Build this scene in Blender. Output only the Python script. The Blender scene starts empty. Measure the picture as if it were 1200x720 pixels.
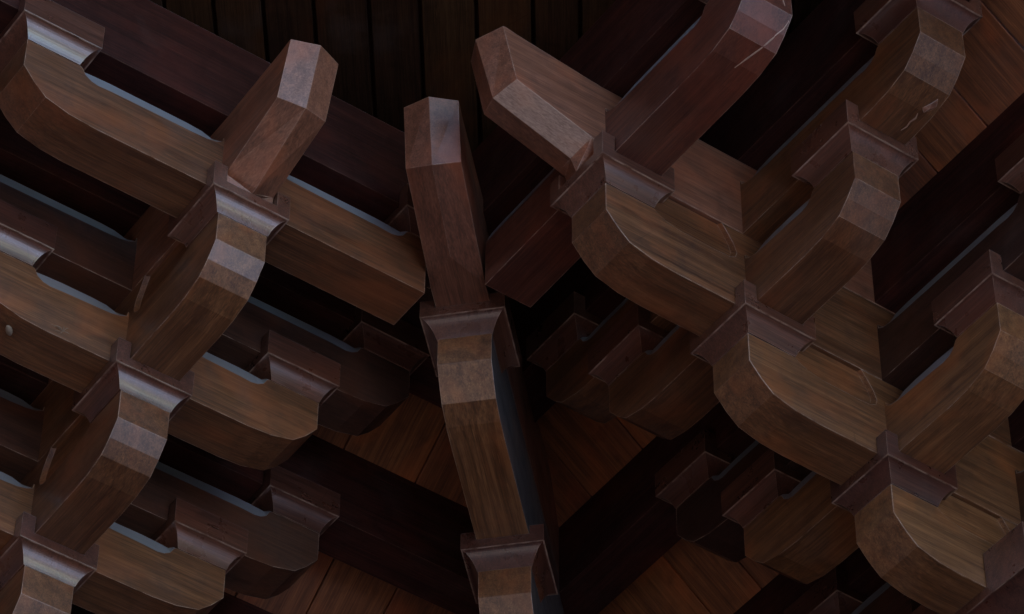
import bpy, bmesh, math, random
from mathutils import Vector, Matrix
random.seed(7)
sc = bpy.context.scene
C = sc.collection
K = 0.01                                   # one modelling unit of the timber frame is a centimetre
# ------------------------------------------------------------------ camera
M_CAM = [[0.818294, -0.574783, 0.004505], [-0.411251, -0.57997, 0.703212], [0.401581, 0.577287, 0.710966]]
cam = bpy.data.cameras.new('camera'); co = bpy.data.objects.new('camera', cam); C.objects.link(co)
r, u, f = [Vector(v) for v in M_CAM]
m = Matrix((r, u, -f)).transposed().to_4x4()
CAM = Vector([-263.139, -392.604, -467.729])
m.translation = CAM * K
co.matrix_world = m
cam.sensor_width = 36; cam.lens = 4286.19 / 1200 * 36
cam.clip_start = .05; cam.clip_end = 3000
sc.camera = co
# ------------------------------------------------------------------ world, sun, exposure
SUN_EL, SUN_AZ = math.radians(50), math.radians(105)      # direction towards the sun, azimuth from +X
W = bpy.data.worlds.new('World'); sc.world = W; W.use_nodes = True
nt = W.node_tree; nt.nodes.clear()
sky = nt.nodes.new('ShaderNodeTexSky'); sky.sky_type = 'NISHITA'; sky.sun_disc = False
sky.sun_elevation = SUN_EL; sky.sun_rotation = math.pi/2 - SUN_AZ
bg = nt.nodes.new('ShaderNodeBackground'); bg.inputs[1].default_value = .15
wo = nt.nodes.new('ShaderNodeOutputWorld')
nt.links.new(sky.outputs[0], bg.inputs[0]); nt.links.new(bg.outputs[0], wo.inputs[0])
sl = bpy.data.lights.new('sun', 'SUN'); sl.energy = 2.0; sl.angle = math.radians(.5); sl.color = (1, .97, .93)
so = bpy.data.objects.new('sun', sl); C.objects.link(so)
sd = Vector((math.cos(SUN_EL)*math.cos(SUN_AZ), math.cos(SUN_EL)*math.sin(SUN_AZ), math.sin(SUN_EL)))
so.rotation_euler = sd.to_track_quat('Z', 'Y').to_euler()
so.location = sd * 30
sc.view_settings.view_transform = 'Standard'; sc.view_settings.look = 'None'
sc.view_settings.exposure = 2.28; sc.view_settings.gamma = 1
sc.render.engine = 'CYCLES'
# ------------------------------------------------------------------ dimensions (cm)
S, H, D, DR, L, L3, MM = 30.0, 19.263, 51.05, 44.85, 30.16, 39.95, 19.6
A, B, Q = 7.82, 5.21, 3.66
HB = Vector((2.3, 2.3, 4.17))
# ------------------------------------------------------------------ materials
def wood(name, dark, light, rough=.42, grain=1.0, dust=.0, edge=.85, blotch=1.0, edgecol=(.62, .46, .35), scratch=.4, coat=.65, erad=.0022, sky_tint=.85, spec=.55):
    mt = bpy.data.materials.new(name); mt.use_nodes = True
    n = mt.node_tree; N = n.nodes; Lk = n.links.new
    b = N['Principled BSDF']
    def node(t, **k):
        x = N.new(t)
        for a, v in k.items(): setattr(x, a, v)
        return x
    def mix(fac, a, bb, mode='MIX'):
        x = node('ShaderNodeMix', data_type='RGBA', blend_type=mode)
        for i, v in ((0, fac), (6, a), (7, bb)):
            if hasattr(v, 'is_output') or isinstance(v, bpy.types.NodeSocket): Lk(v, x.inputs[i])
            elif i == 0: x.inputs[0].default_value = v
            else: x.inputs[i].default_value = (*v, 1)
        return x.outputs[2]
    def math_(op, a, bb=None, clamp=False):
        x = node('ShaderNodeMath', operation=op, use_clamp=clamp)
        for i, v in ((0, a), (1, bb)):
            if v is None: continue
            if isinstance(v, bpy.types.NodeSocket): Lk(v, x.inputs[i])
            else: x.inputs[i].default_value = v
        return x.outputs[0]
    def ramp(v, p0, p1, c0=(0, 0, 0), c1=(1, 1, 1)):
        x = node('ShaderNodeValToRGB'); x.color_ramp.elements[0].position = p0; x.color_ramp.elements[1].position = p1
        x.color_ramp.elements[0].color = (*c0, 1); x.color_ramp.elements[1].color = (*c1, 1)
        Lk(v, x.inputs[0]); return x.outputs[0]
    tc = node('ShaderNodeTexCoord'); oi = node('ShaderNodeObjectInfo')
    sh = node('ShaderNodeVectorMath', operation='ADD')
    rv = node('ShaderNodeCombineXYZ')
    Lk(math_('MULTIPLY', oi.outputs['Random'], 37.), rv.inputs[0]); Lk(math_('MULTIPLY', oi.outputs['Random'], 91.), rv.inputs[1]); Lk(math_('MULTIPLY', oi.outputs['Random'], 53.), rv.inputs[2])
    Lk(tc.outputs['Object'], sh.inputs[0]); Lk(rv.outputs[0], sh.inputs[1])
    def noise(scale, sc3, detail=4, dist=0, rough_=.55):
        mp = node('ShaderNodeMapping'); mp.inputs['Scale'].default_value = sc3
        Lk(sh.outputs[0], mp.inputs[0])
        x = node('ShaderNodeTexNoise'); x.inputs['Scale'].default_value = scale; x.inputs['Detail'].default_value = detail
        x.inputs['Distortion'].default_value = dist; x.inputs['Roughness'].default_value = rough_
        Lk(mp.outputs[0], x.inputs['Vector']); return x.outputs[0]
    g1 = noise(60, (.035, 1, 1), 8, .15, .68)
    g3 = noise(260, (.018, 1, 1), 5, .0, .6)
    po = noise(300, (.05, 1, 1), 2, 0)            # long grain along local X
    g2 = noise(420, (.03, 1, 1), 3, .1)          # fine fibres
    bl = noise(9, (.6, 1, 1), 4, .4)              # blotches
    bl2 = noise(22, (1, 1, 1), 5, .2)
    col = mix(ramp(g1, .33, .67), dark, light)
    col = mix(math_('MULTIPLY', ramp(g2, .40, .60), .36 * grain), col, tuple(c * .42 for c in dark))
    col = mix(math_('MULTIPLY', ramp(g3, .50, .63), .45 * grain), col, tuple(c * .45 for c in dark))
    col = mix(math_('MULTIPLY', ramp(po, .60, .70), .3 * grain), col, tuple(min(1, c * 1.5) for c in light))
    warm = tuple(min(1, c * k) for c, k in zip(light, (1.45, 1.02, .72)))
    col = mix(math_('MULTIPLY', ramp(bl, .50, .72), .5 * blotch), col, warm)
    dk = tuple(c * .4 for c in dark)
    col = mix(math_('MULTIPLY', ramp(bl2, .56, .76), .35 * blotch), col, dk)
    # per-piece tone
    hsv = node('ShaderNodeHueSaturation')
    Lk(col, hsv.inputs['Color'])
    Lk(math_('ADD', math_('MULTIPLY', oi.outputs['Random'],   .5), .72), hsv.inputs['Value'])
    Lk(math_('ADD', math_('MULTIPLY', oi.outputs['Random'], .008), .491), hsv.inputs['Hue'])
    col = hsv.outputs[0]
    # grey film of dust and worn varnish
    fm = noise(5, (1, 1, 1), 5, .3)
    col = mix(math_('MULTIPLY', ramp(fm, .58, .8), .15), col, (.20, .165, .15))
    # rubbed arrises
    if edge:
        bv = node('ShaderNodeBevel', samples=4); bv.inputs['Radius'].default_value = erad
        ge = node('ShaderNodeNewGeometry')
        dp = node('ShaderNodeVectorMath', operation='DOT_PRODUCT')
        Lk(bv.outputs[0], dp.inputs[0]); Lk(ge.outputs['Normal'], dp.inputs[1])
        em = math_('MULTIPLY', math_('SUBTRACT', .985, dp.outputs['Value']), 16, True)
        em = math_('MULTIPLY', em, ramp(noise(38, (1, 1, 1), 4), .34, .60))
        col = mix(math_('MULTIPLY', em, edge), col, edgecol)
    # sky reflection painted blue-grey on surfaces that face up
    ge2 = node('ShaderNodeNewGeometry'); sp = node('ShaderNodeSeparateXYZ'); Lk(ge2.outputs['Normal'], sp.inputs[0])
    up = math_('MULTIPLY', math_('SUBTRACT', sp.outputs[2], .2), 6, True)
    col = mix(math_('MULTIPLY', up, sky_tint), col, (.22, .245, .275))
    # fine scratches and specks
    if scratch:
        vs = node('ShaderNodeTexVoronoi', feature='DISTANCE_TO_EDGE'); vs.inputs['Scale'].default_value = 14
        mp = node('ShaderNodeMapping'); mp.inputs['Scale'].default_value = (.35, 1.3, 1.3); Lk(sh.outputs[0], mp.inputs[0]); 
        wn = node('ShaderNodeVectorMath', operation='ADD'); Lk(mp.outputs[0], wn.inputs[0])
        Lk(mix(1., (0, 0, 0), (0, 0, 0)), wn.inputs[1])
        Lk(wn.outputs[0], vs.inputs['Vector'])
        cr = math_('MULTIPLY', ramp(vs.outputs[0], .0, .006, (1, 1, 1), (0, 0, 0)), ramp(noise(6, (1, 1, 1), 2), .58, .66))
        col = mix(math_('MULTIPLY', cr, scratch), col, tuple(c * .25 for c in dark))
    Lk(col, b.inputs['Base Color'])
    rr = math_('ADD', math_('MULTIPLY', ramp(bl2, .3, .7), .16), rough - .08)
    rr = math_('ADD', rr, math_('MULTIPLY', up, .5), True)
    Lk(rr, b.inputs['Roughness'])
    b.inputs['Specular IOR Level'].default_value = spec; b.inputs['Coat Weight'].default_value = coat; b.inputs['Coat Roughness'].default_value = .2
    bp = node('ShaderNodeBump'); bp.inputs['Strength'].default_value = .35; bp.inputs['Distance'].default_value = .0012
    hh = math_('ADD', math_('MULTIPLY', g2, .5), g1)
    hh = math_('ADD', hh, math_('MULTIPLY', bl2, .8))
    Lk(hh, bp.inputs['Height']); Lk(bp.outputs[0], b.inputs['Normal'])
    return mt
M_ARM = wood('bracket_wood', (.100, .042, .017), (.265, .126, .050))
M_NOSE = wood('beam_head_wood', (.125, .050, .026), (.270, .115, .062), rough=.5, coat=.25)
M_BLOCK = wood('block_wood', (.075, .031, .019), (.155, .068, .042), rough=.32, blotch=.6, coat=1, edge=.55, erad=.0013)
M_PIT = wood('carved_pocket_wood', (.100, .042, .017), (.265, .126, .050), sky_tint=0, edge=.2, coat=.1, spec=.3)
M_RED = wood('red_arm_wood', (.085, .028, .016), (.190, .070, .038))
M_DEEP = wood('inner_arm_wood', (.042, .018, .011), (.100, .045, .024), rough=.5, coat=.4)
M_PALE = wood('lit_facet_and_crack_wood', (.30, .19, .14), (.42, .28, .21), rough=.5, coat=.2, blotch=.6)  # pale cracks, and the beam head facet where bounced light is painted
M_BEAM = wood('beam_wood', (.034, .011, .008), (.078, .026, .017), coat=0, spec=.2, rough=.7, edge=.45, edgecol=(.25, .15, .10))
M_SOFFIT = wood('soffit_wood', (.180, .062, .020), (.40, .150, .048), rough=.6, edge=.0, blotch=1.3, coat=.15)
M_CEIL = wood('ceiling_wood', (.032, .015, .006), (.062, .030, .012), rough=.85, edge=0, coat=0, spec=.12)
M_GREY = wood('painted_skylight_wood', (.055, .053, .052), (.115, .11, .108), rough=.6, coat=.1)  # side light from the sky, painted as grey wood
def plain(name, col, rough=.8, scale=3):
    mt = bpy.data.materials.new(name); mt.use_nodes = True; n = mt.node_tree; b = n.nodes['Principled BSDF']
    x = n.nodes.new('ShaderNodeTexNoise'); x.inputs['Scale'].default_value = scale; x.inputs['Detail'].default_value = 6
    r = n.nodes.new('ShaderNodeValToRGB'); r.color_ramp.elements[0].color = (*[c*.8 for c in col], 1); r.color_ramp.elements[1].color = (*[c*1.2 for c in col], 1)
    n.links.new(x.outputs[0], r.inputs[0]); n.links.new(r.outputs[0], b.inputs['Base Color']); b.inputs['Roughness'].default_value = rough
    return mt
M_GROUND = plain('stone_paving', (.135, .105, .090))
M_BOUNCE = plain('bounce_paving', (.46, .51, .62), .6)
# ------------------------------------------------------------------ helpers
def obj(name, bm, mat, parent=None, bev=0.0):
    me = bpy.data.meshes.new(name)
    bmesh.ops.recalc_face_normals(bm, faces=bm.faces)
    bmesh.ops.scale(bm, vec=(K, K, K), verts=bm.verts)
    bm.to_mesh(me); bm.free()
    me.materials.append(mat)
    o = bpy.data.objects.new(name, me); C.objects.link(o)
    if parent: o.parent = parent
    if bev:
        b = o.modifiers.new('bevel', 'BEVEL'); b.width = bev * K; b.segments = 2; b.limit_method = 'ANGLE'; b.angle_limit = math.radians(20)
        b.harden_normals = False
    return o
def tag(o, label, cat, group=None, kind=None):
    if label: o['label'] = label
    if cat: o['category'] = cat
    if group: o['group'] = group
    if kind: o['kind'] = kind
    return o
def place(o, loc, rz=0, jit=0.0):
    o.location = Vector(loc) * K
    o.rotation_euler = (random.uniform(-jit, jit), random.uniform(-jit, jit), rz + random.uniform(-jit, jit))
    return o
def prism(bm, pts, y0, y1):
    a = [bm.verts.new((x, y0, z)) for x, z in pts]; b = [bm.verts.new((x, y1, z)) for x, z in pts]
    n = len(pts)
    bm.faces.new(a); bm.faces.new(b[::-1])
    for i in range(n): bm.faces.new((a[i], b[i], b[(i+1) % n], a[(i+1) % n]))
def loft(bm, rings):
    vs = [[bm.verts.new(p) for p in ring] for ring in rings]; n = len(vs[0])
    for a, b in zip(vs, vs[1:]):
        for i in range(n):
            j = (i+1) % n
            bm.faces.new((a[i], a[j], b[j], b[i]))
    bm.faces.new(vs[0][::-1]); bm.faces.new(vs[-1])
    return vs
def interp(x, tab):
    if x <= tab[0][0]: return tab[0][1]
    for (a, va), (b, vb) in zip(tab, tab[1:]):
        if x <= b: return va + (vb-va) * (x-a) / (b-a) if b > a else vb
    return tab[-1][1]
TIP = [(0, 9.0), (2.4, 6.0), (4.9, 3.7), (9.6, 2.4), (14.5, 2.0)]     # distance in from the end, height of the underside
HW = 5.0
# ---- bracket block: coved foot under an upright band, notched for the arms it carries
def make_block(a=A, b=B, q=Q, band=1.9, ear=5.6, notch=5.15, cross=True, foot=0.0):
    root = bpy.data.objects.new('bracket_block', None); C.objects.link(root)
    bm = bmesh.new()
    rings = []
    n = 12
    for i in range(n+1):
        t = i / n; ang = t * math.pi / 2
        rr = b + (a - b) * (.42 * (1 - math.cos(ang)) + .58 * t) - (.01 if i == n else 0)
        zz = -q + (q-.12) * math.sin(ang)
        rings.append([(-rr, -rr, zz), (rr, -rr, zz), (rr, rr, zz), (-rr, rr, zz)])
    if foot: rings.insert(0, [(x, y, -q-foot) for x, y, z in rings[0]])
    loft(bm, rings)
    obj('coved_foot', bm, M_BLOCK, root)
    bm = bmesh.new()
    def box(x0, x1, y0, y1, z0, z1):
        prism(bm, [(x0, z0), (x1, z0), (x1, z1), (x0, z1)], y0, y1)
    # band with four ears standing up round the crossing
    z0 = -.125
    nn = notch
    cs = [-a, -nn, nn, a]
    grid = {}
    def hgt(i, j):
        if cross: return ear if (i != 1 and j != 1) else band
        return ear if j != 1 else band
    # build as height field cells without inner walls overlapping
    vcache = {}
    def v(x, y, z):
        k = (round(x, 3), round(y, 3), round(z, 3))
        if k not in vcache: vcache[k] = bm.verts.new((x, y, z))
        return vcache[k]
    for i in range(3):
        for j in range(3):
            h = hgt(i, j); x0, x1, y0, y1 = cs[i], cs[i+1], cs[j], cs[j+1]
            bm.faces.new((v(x0, y0, h), v(x1, y0, h), v(x1, y1, h), v(x0, y1, h)))
            bm.faces.new((v(x0, y0, z0), v(x0, y1, z0), v(x1, y1, z0), v(x1, y0, z0)))
            for di, dj, p, qq in ((-1, 0, (x0, y0), (x0, y1)), (1, 0, (x1, y0), (x1, y1)), (0, -1, (x0, y0), (x1, y0)), (0, 1, (x0, y1), (x1, y1))):
                ii, jj = i+di, j+dj
                hn = hgt(ii, jj) if 0 <= ii < 3 and 0 <= jj < 3 else z0
                if hn >= h: continue
                zs = [hn, h] if not (hn < band < h) else [hn, band, h]
                for za, zb in zip(zs, zs[1:]):
                    bm.faces.new((v(*p, za), v(*qq, za), v(*qq, zb), v(*p, zb)))
    obj('seat_band', bm, M_BLOCK, root, .07)
    return root
block_cross = make_block(); block_line = make_block(cross=False)
hip_block = make_block(a=7.9, b=5.05, q=4.2, cross=False, ear=3.9)
big_block = make_block(a=15.5, b=11, q=7, ear=9.5, foot=1)
def dup(root):
    r = root.copy(); C.objects.link(r)
    for ch in root.children:
        c = ch.copy(); C.objects.link(c); c.parent = r
    return r
used = set()
def block(kind, loc, rz, label, group):
    if kind.name not in used: used.add(kind.name); o = kind
    else: o = dup(kind)
    place(o, loc, rz, .007)
    return tag(o, label, 'bracket block', group)
# ---- arm lying along the wall: curled ends, scooped and chamfered top between its blocks
def along_arm(l, ends=(True, True), flat_at=(None, None), chamfer=True):
    e = l + B
    lo = -e if ends[0] else flat_at[0]; hi = e if ends[1] else flat_at[1]
    top = [(0, 15.6), (5.2, 15.6), (5.35, 14.6), (6.6, 13.9), (8.6, 13.45), (12, 13.3), (l-12, 13.1), (l-9.2, 12.9), (l-7.8, 13.2), (l-6.6, 14.0), (l-5.9, 15.3), (l-5.4, 15.6), (l+B, 15.6)]
    rid = [(0, 15.6), (5.2, 15.6), (7, 15.7), (9, 16.35), (12, 16.55), (l-12, 16.55), (l-9, 16.4), (l-6.4, 16.2), (l-5.4, 15.6), (l+B, 15.6)]
    xs = set([0.0])
    for s in (-1, 1):
        for x, _ in top + rid: xs.add(round(s*x, 3))
        for d, _ in TIP: xs.add(round(s*(e-d), 3))
    xs = sorted(x for x in xs if lo - 1e-6 <= x <= hi + 1e-6)
    if xs[0] > lo + 1e-3: xs.insert(0, lo)
    if xs[-1] < hi - 1e-3: xs.append(hi)
    rings = []
    for x in xs:
        a = abs(x)
        zb = 2.0
        if (x < 0 and ends[0]) or (x > 0 and ends[1]): zb = interp(e - a, TIP)
        T = interp(a, top); Rg = interp(a, rid) if chamfer else 15.6
        if not chamfer: T = 15.55
        c = 1.35 * min(1, (15.6 - T) / 1.2) if chamfer else .02
        c = max(c, .02); Rg = max(Rg, T + .01)
        rings.append([(x, -HW, zb), (x, HW, zb), (x, HW, T), (x, HW-c, Rg), (x, -HW+c, Rg), (x, -HW, T)])
    bm = bmesh.new(); loft(bm, rings)
    return bm
# ---- arm standing out from the wall: curled tip, full-height web behind with a carved pocket on each side
def out_arm(step=S, back=60.0, carved=True):
    e = step + B
    pts = [(-back, 2)] + [(e-d, z) for d, z in reversed(TIP)] + [(e, 15.55)]
    s = step
    pts += [(s-5.25, 15.55), (s-5.9, 14.9), (s-8, 13.9), (s-11, 13.4), (11, 13.3), (8.2, 13.5), (7.0, 14.2), (6.7, 15.4), (7.3, 17.2), (8.6, 19.4), (9.8, 21.18), (-back, 21.18)]
    if not carved: pts = pts[:len(TIP)+2] + [(s-5.25, 15.55), (s-5.25, 21.18), (-back, 21.18)]
    bm = bmesh.new(); prism(bm, pts, -HW, HW)
    return bm
def pocket(step=S):
    """floor of the pocket, gently bulged, with a sloping rim that meets the face of the arm"""
    bm = bmesh.new(); s = step
    out = [(s-5.6, 15.3), (s-5.9, 14.9), (s-8, 13.9), (s-11, 13.4), (s*.5, 13.3), (11, 13.3), (8.2, 13.5), (7.0, 14.2), (6.7, 15.4), (7.3, 17.2), (8.6, 19.4), (9.7, 21.12)]
    inn = [(s-6.0, 15.7), (s-6.5, 15.3), (s-8.4, 14.4), (s-11.1, 13.9), (s*.5, 13.8), (11.1, 13.8), (8.6, 14.0), (7.6, 14.7), (7.4, 15.7), (7.9, 17.3), (9.1, 19.4), (10.2, 21.12)]
    for sg in (-1, 1):
        vo = [bm.verts.new((x, sg*4.97, z-.05)) for x, z in out]; vi = [bm.verts.new((x, sg*4.15, z)) for x, z in inn]
        for i in range(len(vo)-1): bm.faces.new((vo[i], vo[i+1], vi[i+1], vi[i]))
    prism(bm, [(6, 12.6), (s-3.5, 12.6), (s-3.5, 21.15), (6, 21.15)], -4.15, 4.15)
    return bm
def put_out_arm(loc, rz, step, back, label, group, carved=True):
    if not carved:
        o = obj('corbel', out_arm(step, back, False), M_ARM, None, .08); place(o, loc, rz)
        o.data.materials.append(M_GREY)
        for p_ in o.data.polygons:
            if p_.normal.y > .9: p_.material_index = 1  # one side face coloured grey in place of sky light
        return tag(o, label, 'bracket arm', group)
    root = bpy.data.objects.new('corbel', None); C.objects.link(root)
    obj('arm_body', out_arm(step, back), M_ARM, root, .08)
    obj('carved_pocket', pocket(step), M_PIT, root)
    place(root, loc, rz)
    return tag(root, label, 'bracket arm', group)
def put_along(bm, loc, rz, label, group, mat=None):
    o = obj('corbel', bm, mat or M_ARM, None, .07)
    place(o, loc, rz); return tag(o, label, 'bracket arm', group)
# ---- beam head with a keeled underside
def nose_bm(z_e=(5.5, 10.2, 22.5), x_e=(8, 23, 26.3), z_k=(2.2, 9.0, 22.3), x_k=(9, 24.6, 28.3), back=90.0, start=None):
    bm = bmesh.new()
    rings = []
    def ring(xe, ze, xk, zk, zt, xt):
        return [(xe, -HW, ze), (xk, 0, zk), (xe, HW, ze), (xt, HW, zt), (xt, 0, zt+.02), (xt, -HW, zt)]
    rings.append(ring(-back, 2, -back, 2.0, 21.1, -back))
    if start: rings.append(ring(start[0], start[1], start[0]+start[2], start[1]-.05, 21.1, start[0]))
    else:
        rings.append(ring(6, 2.02, 6, 2.0, 21.1, 6))
        rings.append(ring(x_e[0]-1.4, z_e[0]-.5, x_k[0]-1.2, 2.0, 21.2, 6.4))
    rings.append(ring(x_e[0], z_e[0], x_k[0], z_k[0], 21.3, 8)) if not start else None
    rings.append(ring(x_e[1], z_e[1], x_k[1], z_k[1], z_e[2]-.3, x_e[1]))
    rings.append([(x_e[2], -HW, z_e[2]), (x_k[2], 0, z_k[2]), (x_e[2], HW, z_e[2]), (x_e[2]-.6, HW, z_e[2]+.15), (x_k[2]-1.2, 0, z_e[2]+.2), (x_e[2]-.6, -HW, z_e[2]+.15)])
    loft(bm, rings)
    return bm
def put_nose(bm, loc, rz, label, group, pale=False):
    o = obj('beam_head', bm, M_NOSE, None, .08)
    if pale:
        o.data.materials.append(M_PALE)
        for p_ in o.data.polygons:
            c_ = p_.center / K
            if 8.5 < c_.x < 24 and c_.y > .5 and p_.normal.z < -.3: p_.material_index = 1  # light from the ground put into the colour of one keel facet
    place(o, loc, rz); return tag(o, label, 'beam head', group)
def beam(x0, x1, loc, rz, label, z0=2.0, z1=21.0, hw=HW, m0=0, m1=0, group='long beams on the brackets'):
    bm = bmesh.new()
    a = [bm.verts.new(p) for p in ((x0-m0, -hw, z0), (x0+m0, hw, z0), (x0+m0, hw, z1), (x0-m0, -hw, z1))]
    b = [bm.verts.new(p) for p in ((x1+m1, -hw, z0), (x1-m1, hw, z0), (x1-m1, hw, z1), (x1+m1, -hw, z1))]
    bm.faces.new(a); bm.faces.new(b[::-1])
    for i in range(4): bm.faces.new((a[i], b[i], b[(i+1) % 4], a[(i+1) % 4]))
    o = obj('beam', bm, M_BEAM, None, .08); place(o, loc, rz); return tag(o, label, 'beam', group)
# ------------------------------------------------------------------ the setting
bm = bmesh.new(); GZ = CAM.z - 160
g = [bm.verts.new(p) for p in ((-9000, -9000, 0), (9000, -9000, 0), (9000, 9000, 0), (-9000, 9000, 0))]; bm.faces.new(g)
go = obj('ground', bm, M_GROUND); go.location.z = GZ * K; go['kind'] = 'structure'
bm = bmesh.new()
g = [bm.verts.new(p) for p in ((-900, -4200, 0), (4200, -4200, 0), (4200, -950, 0), (-900, -950, 0))]; bm.faces.new(g)
go = obj('bounce_sheet', bm, M_BOUNCE); go.location.z = (GZ + .4) * K; go['kind'] = 'structure'  # unseen sheet added to throw pale bluish light onto the brackets
# ------------------------------------------------------------------ bracket sets
ORD = {0: 'lowest', 1: 'lower', 2: 'middle', 3: 'upper'}
PI = math.pi
def cset(k):  return Vector((-D, (3-k)*S, -(3-k)*H))        # left set, outward = -Y
def rset(k):  return Vector(((3-k)*S, -DR, -(3-k)*H))       # right set, outward = -X
def hset(k):  return Vector(((3-k)*S, (3-k)*S, -(3-k)*H)) + HB
def side_set(pos, ax, out_rz, side, where):
    """ax: unit vector along the wall"""
    rz_al = 0 if side == 'left' else PI/2
    G = 'bracket blocks of the %s bracket set' % side
    GA = 'bracket arms of the %s bracket set' % side
    # main (big) block at the wall
    block(big_block, pos(0) + Vector((0, 0, 0)), out_rz, 'large square block at the foot of the %s bracket set' % side, G)
    for k in (1, 2, 3):
        block(block_cross, pos(k), out_rz, 'coved block where arms cross in the %s stack, %s' % (side, {1: 'lowest one', 2: 'middle one', 3: 'topmost one, under the beam head'}[k]), G)
    for k in (0, 1, 2):
        put_out_arm(pos(k), out_rz, S, k*S + 20, 'curled-tip arm jutting out from the %s stack, %s of its three' % (side, {0: 'lowest', 1: 'middle', 2: 'topmost'}[k]), GA)
    up = Vector((0, 0, H))
    for k in (0, 1, 2):
        put_along(along_arm(L), pos(k), rz_al, 'short curled arm set sideways across the %s stack, %s tier' % (side, {0: 'wall', 1: 'lower', 2: 'upper'}[k]), GA)
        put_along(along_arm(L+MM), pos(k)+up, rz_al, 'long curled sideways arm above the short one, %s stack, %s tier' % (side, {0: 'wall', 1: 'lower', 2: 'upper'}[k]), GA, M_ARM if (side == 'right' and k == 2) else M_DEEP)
        for s in (-1, 1):
            sd_ = (where[0] if s < 0 else where[1])
            block(block_line, pos(k) + up + ax*L*s, rz_al, 'coved block on the %s end of the short arm, %s stack, %s tier' % (sd_, side, {0: 'wall', 1: 'lower', 2: 'upper'}[k]), G)
            block(block_line, pos(k) + up*2 + ax*(L+MM)*s, rz_al, 'coved block on the %s end of the long arm, %s stack, %s tier' % (sd_, side, {0: 'wall', 1: 'lower', 2: 'upper'}[k]), G)
side_set(cset, Vector((1, 0, 0)), -PI/2, 'left', ('left', 'right'))
side_set(rset, Vector((0, 1, 0)), PI, 'right', ('upper right', 'lower left'))
up = Vector((0, 0, H))
# outermost sideways arms
put_along(along_arm(L3, ends=(True, False), flat_at=(None, 38.4)), cset(3), 0, 'topmost sideways arm of the left stack with the beam head through it', 'bracket arms of the left bracket set')
for s, w in ((-1, 'left'), (1, 'right')):
    block(block_line, cset(3) + up + Vector((L3*s, 0, 0)), 0, 'coved block carrying the top beam on the %s end of the topmost left arm' % w, 'bracket blocks of the left bracket set')
arm_r3 = put_along(along_arm(L3, ends=(True, False), flat_at=(None, DR-13)), rset(3), PI/2, 'topmost sideways arm of the right stack, cut square at the corner', 'bracket arms of the right bracket set', M_RED)
block(block_line, rset(3) + up + Vector((0, -L3, 0)), PI/2, 'coved block carrying the top beam at the upper edge above the right stack', 'bracket blocks of the right bracket set')
put_nose(nose_bm(), cset(3), -PI/2, 'blunt faceted beam head with ridged underside over the left stack', 'beam heads')
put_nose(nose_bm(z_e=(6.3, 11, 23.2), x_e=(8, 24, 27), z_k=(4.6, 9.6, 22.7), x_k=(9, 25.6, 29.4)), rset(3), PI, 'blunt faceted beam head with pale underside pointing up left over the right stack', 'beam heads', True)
# corner set on the diagonal
HR = -3*PI/4
S2 = S * math.sqrt(2)
for k in (1, 2, 3):
    block(hip_block, hset(k), HR, 'coved block on the diagonal corner stack, %s' % {1: 'lowest, below the picture', 2: 'in the middle of its long arm', 3: 'topmost, under the upright beam head'}[k], 'corner blocks')
for k in (0, 1, 2):
    put_out_arm(hset(k), HR, S2, S2*k + 20, 'diagonal corner arm with curled tip, %s' % {0: 'lowest of three', 1: 'partly below the picture edge', 2: 'long and narrow in the centre'}[k], 'corner arms', False)
put_nose(nose_bm(x_e=(14, 37, 40.4), z_e=(2.1, 8, 20.6), x_k=(24, 38.2, 42.6), z_k=(1.6, 6.8, 20.2), start=(12, 2.0, 8)), hset(3), HR, 'narrow upright beam head in the centre standing on the corner block', 'beam heads')
# ------------------------------------------------------------------ long beams
FAR = 330
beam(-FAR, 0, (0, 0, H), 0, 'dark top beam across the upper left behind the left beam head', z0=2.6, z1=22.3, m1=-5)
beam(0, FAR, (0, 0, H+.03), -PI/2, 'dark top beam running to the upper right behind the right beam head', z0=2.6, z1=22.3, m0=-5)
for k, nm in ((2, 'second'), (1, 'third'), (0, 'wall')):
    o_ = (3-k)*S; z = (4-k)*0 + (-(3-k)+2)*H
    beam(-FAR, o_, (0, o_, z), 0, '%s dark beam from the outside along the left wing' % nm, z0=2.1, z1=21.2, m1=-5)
    beam(-o_, FAR, (o_, 0, z+.03), -PI/2, '%s dark beam from the outside along the right wing' % nm, z0=2.1, z1=21.2, m0=-5)
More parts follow.
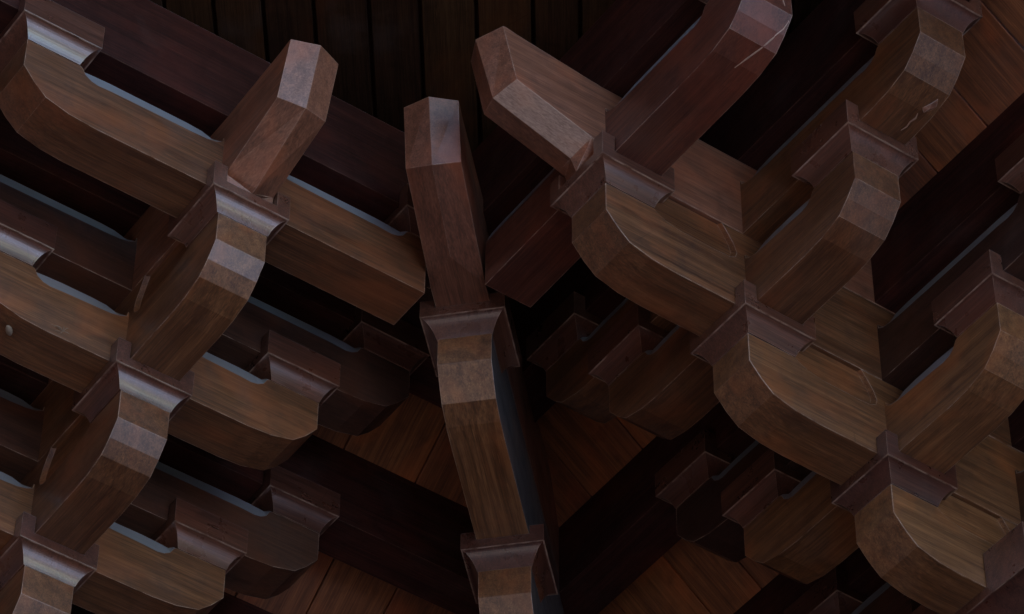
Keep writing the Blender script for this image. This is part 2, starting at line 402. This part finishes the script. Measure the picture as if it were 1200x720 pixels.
# ------------------------------------------------------------------ boards sloping between the beams
def board(p0, p1, wdir, w, th, name, mat, label, cat, group):
    """plank whose long axis runs p0->p1"""
    p0, p1 = Vector(p0), Vector(p1); d = (p1-p0); ln = d.length; d.normalize(); wv = Vector(wdir).normalized(); n = d.cross(wv)
    bm = bmesh.new(); prism(bm, [(0, 0), (ln, 0), (ln, th), (0, th)], -w/2, w/2)
    o = obj(name, bm, mat, None, .12)
    mm = Matrix((d, wv, n)).transposed().to_4x4(); mm.translation = p0*K
    o.matrix_world = mm
    return tag(o, label, cat, group)
WB = 15.0
for k, zt in ((1, 19.4), (0, 0.4)):
    o_ = (3-k)*S
    za = (-(3-k)+2)*H + 19.5; zb = za + 17.5
    nm = {1: 'upper', 0: 'lower'}[k]
    x = o_ - 8; nth = 0
    ON = ['first','second','third','fourth','fifth','sixth','seventh','eighth','ninth','tenth','eleventh','twelfth','thirteenth','fourteenth','fifteenth','sixteenth','seventeenth','eighteenth','nineteenth','twentieth']
    while x > -150:
        w = WB * random.uniform(.85, 1.15)
        board((x - w/2, o_-3.5, za), (x - w/2, o_-S+4.5, zb), (1, 0, 0), w-.35, 1.2, 'soffit_board', M_SOFFIT, '%s reddish sloping board from the corner, left wing, %s row' % (ON[nth], nm), 'soffit board', 'soffit boards left wing %s row' % nm)
        x -= w; nth += 1
    y = o_ - 8; nth = 0
    while y > -190:
        w = WB * random.uniform(.85, 1.15)
        board((o_-3.5, y - w/2, za), (o_-S+4.5, y - w/2, zb), (0, -1, 0), w-.35, -1.2, 'soffit_board', M_SOFFIT, '%s reddish sloping board from the corner, right wing, %s row' % (ON[nth], nm), 'soffit board', 'soffit boards right wing %s row' % nm)
        y -= w; nth += 1
# ------------------------------------------------------------------ ceiling boards
az = math.radians(54.0); ad = Vector((math.cos(az), math.sin(az), 0)); pd = Vector((-math.sin(az), math.cos(az), 0))
t = -128
while t < 240:
    w = 9.4 * random.uniform(.9, 1.12)
    c0 = pd * (t + w/2) + Vector((0, 0, 52 + random.uniform(-.3, .3)))
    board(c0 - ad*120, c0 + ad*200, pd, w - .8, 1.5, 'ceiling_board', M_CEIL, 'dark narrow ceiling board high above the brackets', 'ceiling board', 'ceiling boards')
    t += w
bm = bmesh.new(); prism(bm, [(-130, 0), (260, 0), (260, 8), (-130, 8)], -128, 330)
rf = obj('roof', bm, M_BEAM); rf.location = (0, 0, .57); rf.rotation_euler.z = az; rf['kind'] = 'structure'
# walls behind the brackets
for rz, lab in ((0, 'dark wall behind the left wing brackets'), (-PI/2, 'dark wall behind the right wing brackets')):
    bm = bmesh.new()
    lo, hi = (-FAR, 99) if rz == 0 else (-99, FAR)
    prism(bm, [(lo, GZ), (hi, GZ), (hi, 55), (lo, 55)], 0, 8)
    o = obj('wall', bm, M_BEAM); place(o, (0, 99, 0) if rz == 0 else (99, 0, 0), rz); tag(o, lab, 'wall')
# made-up wing across the courtyard, added to block light: red-brown timber front, stone base, roof (out of the picture, it shades the light from that side)
ow = bpy.data.objects.new('blocker_wing', None); C.objects.link(ow); ow.location = (-11, -12, GZ*K)
tag(ow, 'added unseen red-brown wing blocking light across the courtyard', 'blocker_wing')
M_BLOCKER = plain('blocker_paint', (.13, .055, .035), .6)
def wbox(name, x0, x1, y0, y1, z0, z1, mt):
    bm = bmesh.new(); prism(bm, [(x0, z0), (x1, z0), (x1, z1), (x0, z1)], y0, y1); return obj(name, bm, mt, ow)
wbox('wall', -600, 0, -1900, 1900, 60, 900, M_BLOCKER); wbox('plinth', -640, 60, -1950, 1950, 0, 60, M_GROUND)
bm = bmesh.new(); prism(bm, [(-700, 900), (110, 900), (-300, 1250)], -2000, 2000); obj('roof', bm, plain('roof_tile', (.09, .09, .10)), ow)
for i in range(14):
    wbox('column', 2, 32, -1800+i*270, -1770+i*270, 60, 880, M_BLOCKER)

# ------------------------------------------------------------------ small damage and traces
def child_world(name, bm, mat, parent, bev=0):
    o = obj(name, bm, mat, parent, bev)
    if parent: o.matrix_parent_inverse = parent.matrix_basis.inverted()
    return o
def thread(bm, pts, rad):
    """thin tube through world points, tapering at both ends"""
    rings = []
    P = [Vector(p) for p in pts]
    for i, p in enumerate(P):
        d = (P[min(i+1, len(P)-1)] - P[max(i-1, 0)]).normalized(); a = d.orthogonal().normalized(); b = d.cross(a)
        rr = rad * (.35 if i in (0, len(P)-1) else random.uniform(.7, 1.2))
        rings.append([p + (a*math.cos(t) + b*math.sin(t))*rr for t in (0, 1.57, 3.14, 4.71)])
    loft(bm, rings)
def find(label):
    return next(o for o in bpy.data.objects if o.get('label') == label)
bm = bmesh.new()
thread(bm, [(3.0, -90.0, 12.5), (3.2, -90.1, 11.1), (4.7, -89.2, 8.0), (4.3, -88.2, 6.8), (3.6, -87.4, 5.9), (3.1, -86.6, 5.0), (2.5, -85.6, 4.2), (1.9, -84.4, 3.4), (1.1, -82.2, 2.8), (.3, -79.6, 2.2)], .16)
child_world('crack', bm, M_PALE, arm_r3)
la = find('long curled sideways arm above the short one, right stack, upper tier')
bm = bmesh.new()
top_ = [(31.9, -90.3, 2.5), (33.1, -92.4, 3.2), (33.9, -94.4, 3.8), (34.6, -92.6, 3.1), (34.2, -91.0, 2.7), (33.4, -90.2, 2.4), (32.5, -89.5, 2.3)]
a_ = [bm.verts.new(p) for p in top_]; b_ = [bm.verts.new((x + random.uniform(-.3, .3), y + random.uniform(-.3, .3), z - random.uniform(.3, .9))) for x, y, z in top_]
bm.faces.new(a_); c_ = bm.verts.new((33.3, -91.4, 1.7))
for i in range(7):
    j = (i+1) % 7; bm.faces.new((a_[i], b_[i], b_[j], a_[j])); bm.faces.new((b_[i], c_, b_[j]))
bmesh.ops.scale(bm, vec=(.62, .62, .62), verts=bm.verts, space=Matrix.Translation((-33.0, 91.6, -2.9)))
child_world('splinter', bm, M_NOSE, la)
bm = bmesh.new(); thread(bm, [(32.2, -89.6, 2.2), (32.6, -88.6, 2.1), (32.3, -87.4, 2.0), (32.5, -86.2, 1.95), (32.2, -85.0, 1.95)], .14)
child_world('crack', bm, M_PALE, la)
# cocoon and web threads on the left
M_WEB = plain('cobweb', (.24, .18, .13), .9, 40)
bm = bmesh.new()
bmesh.ops.create_uvsphere(bm, u_segments=12, v_segments=8, radius=1)
for v_ in bm.verts: v_.co = Vector((v_.co.x*1.35, v_.co.y*.62, v_.co.z*.55)) + Vector((random.uniform(-.05, .05), 0, 0))
o = obj('cocoon', bm, M_WEB); o.location = Vector((-77.0, 28.6, -17.3))*K; o.rotation_euler = (0, -.1, .9)
tag(o, 'small pale insect cocoon stuck under the arm at the left edge', 'cocoon')
bm = bmesh.new()
for k_ in range(11):
    a0 = random.uniform(0, 6.28); l0 = random.uniform(1.2, 3.0)
    c0 = Vector((-68.4, 24.86, -15.6))
    thread(bm, [c0, c0 + Vector((math.cos(a0)*l0*.5, -random.uniform(0, .25), math.sin(a0)*l0*.3)), c0 + Vector((math.cos(a0)*l0, 0, math.sin(a0)*l0*.45))], .055)
tag(obj('cobweb', bm, M_WEB), 'tuft of pale cobweb on the lower edge of the left arm', 'cobweb')
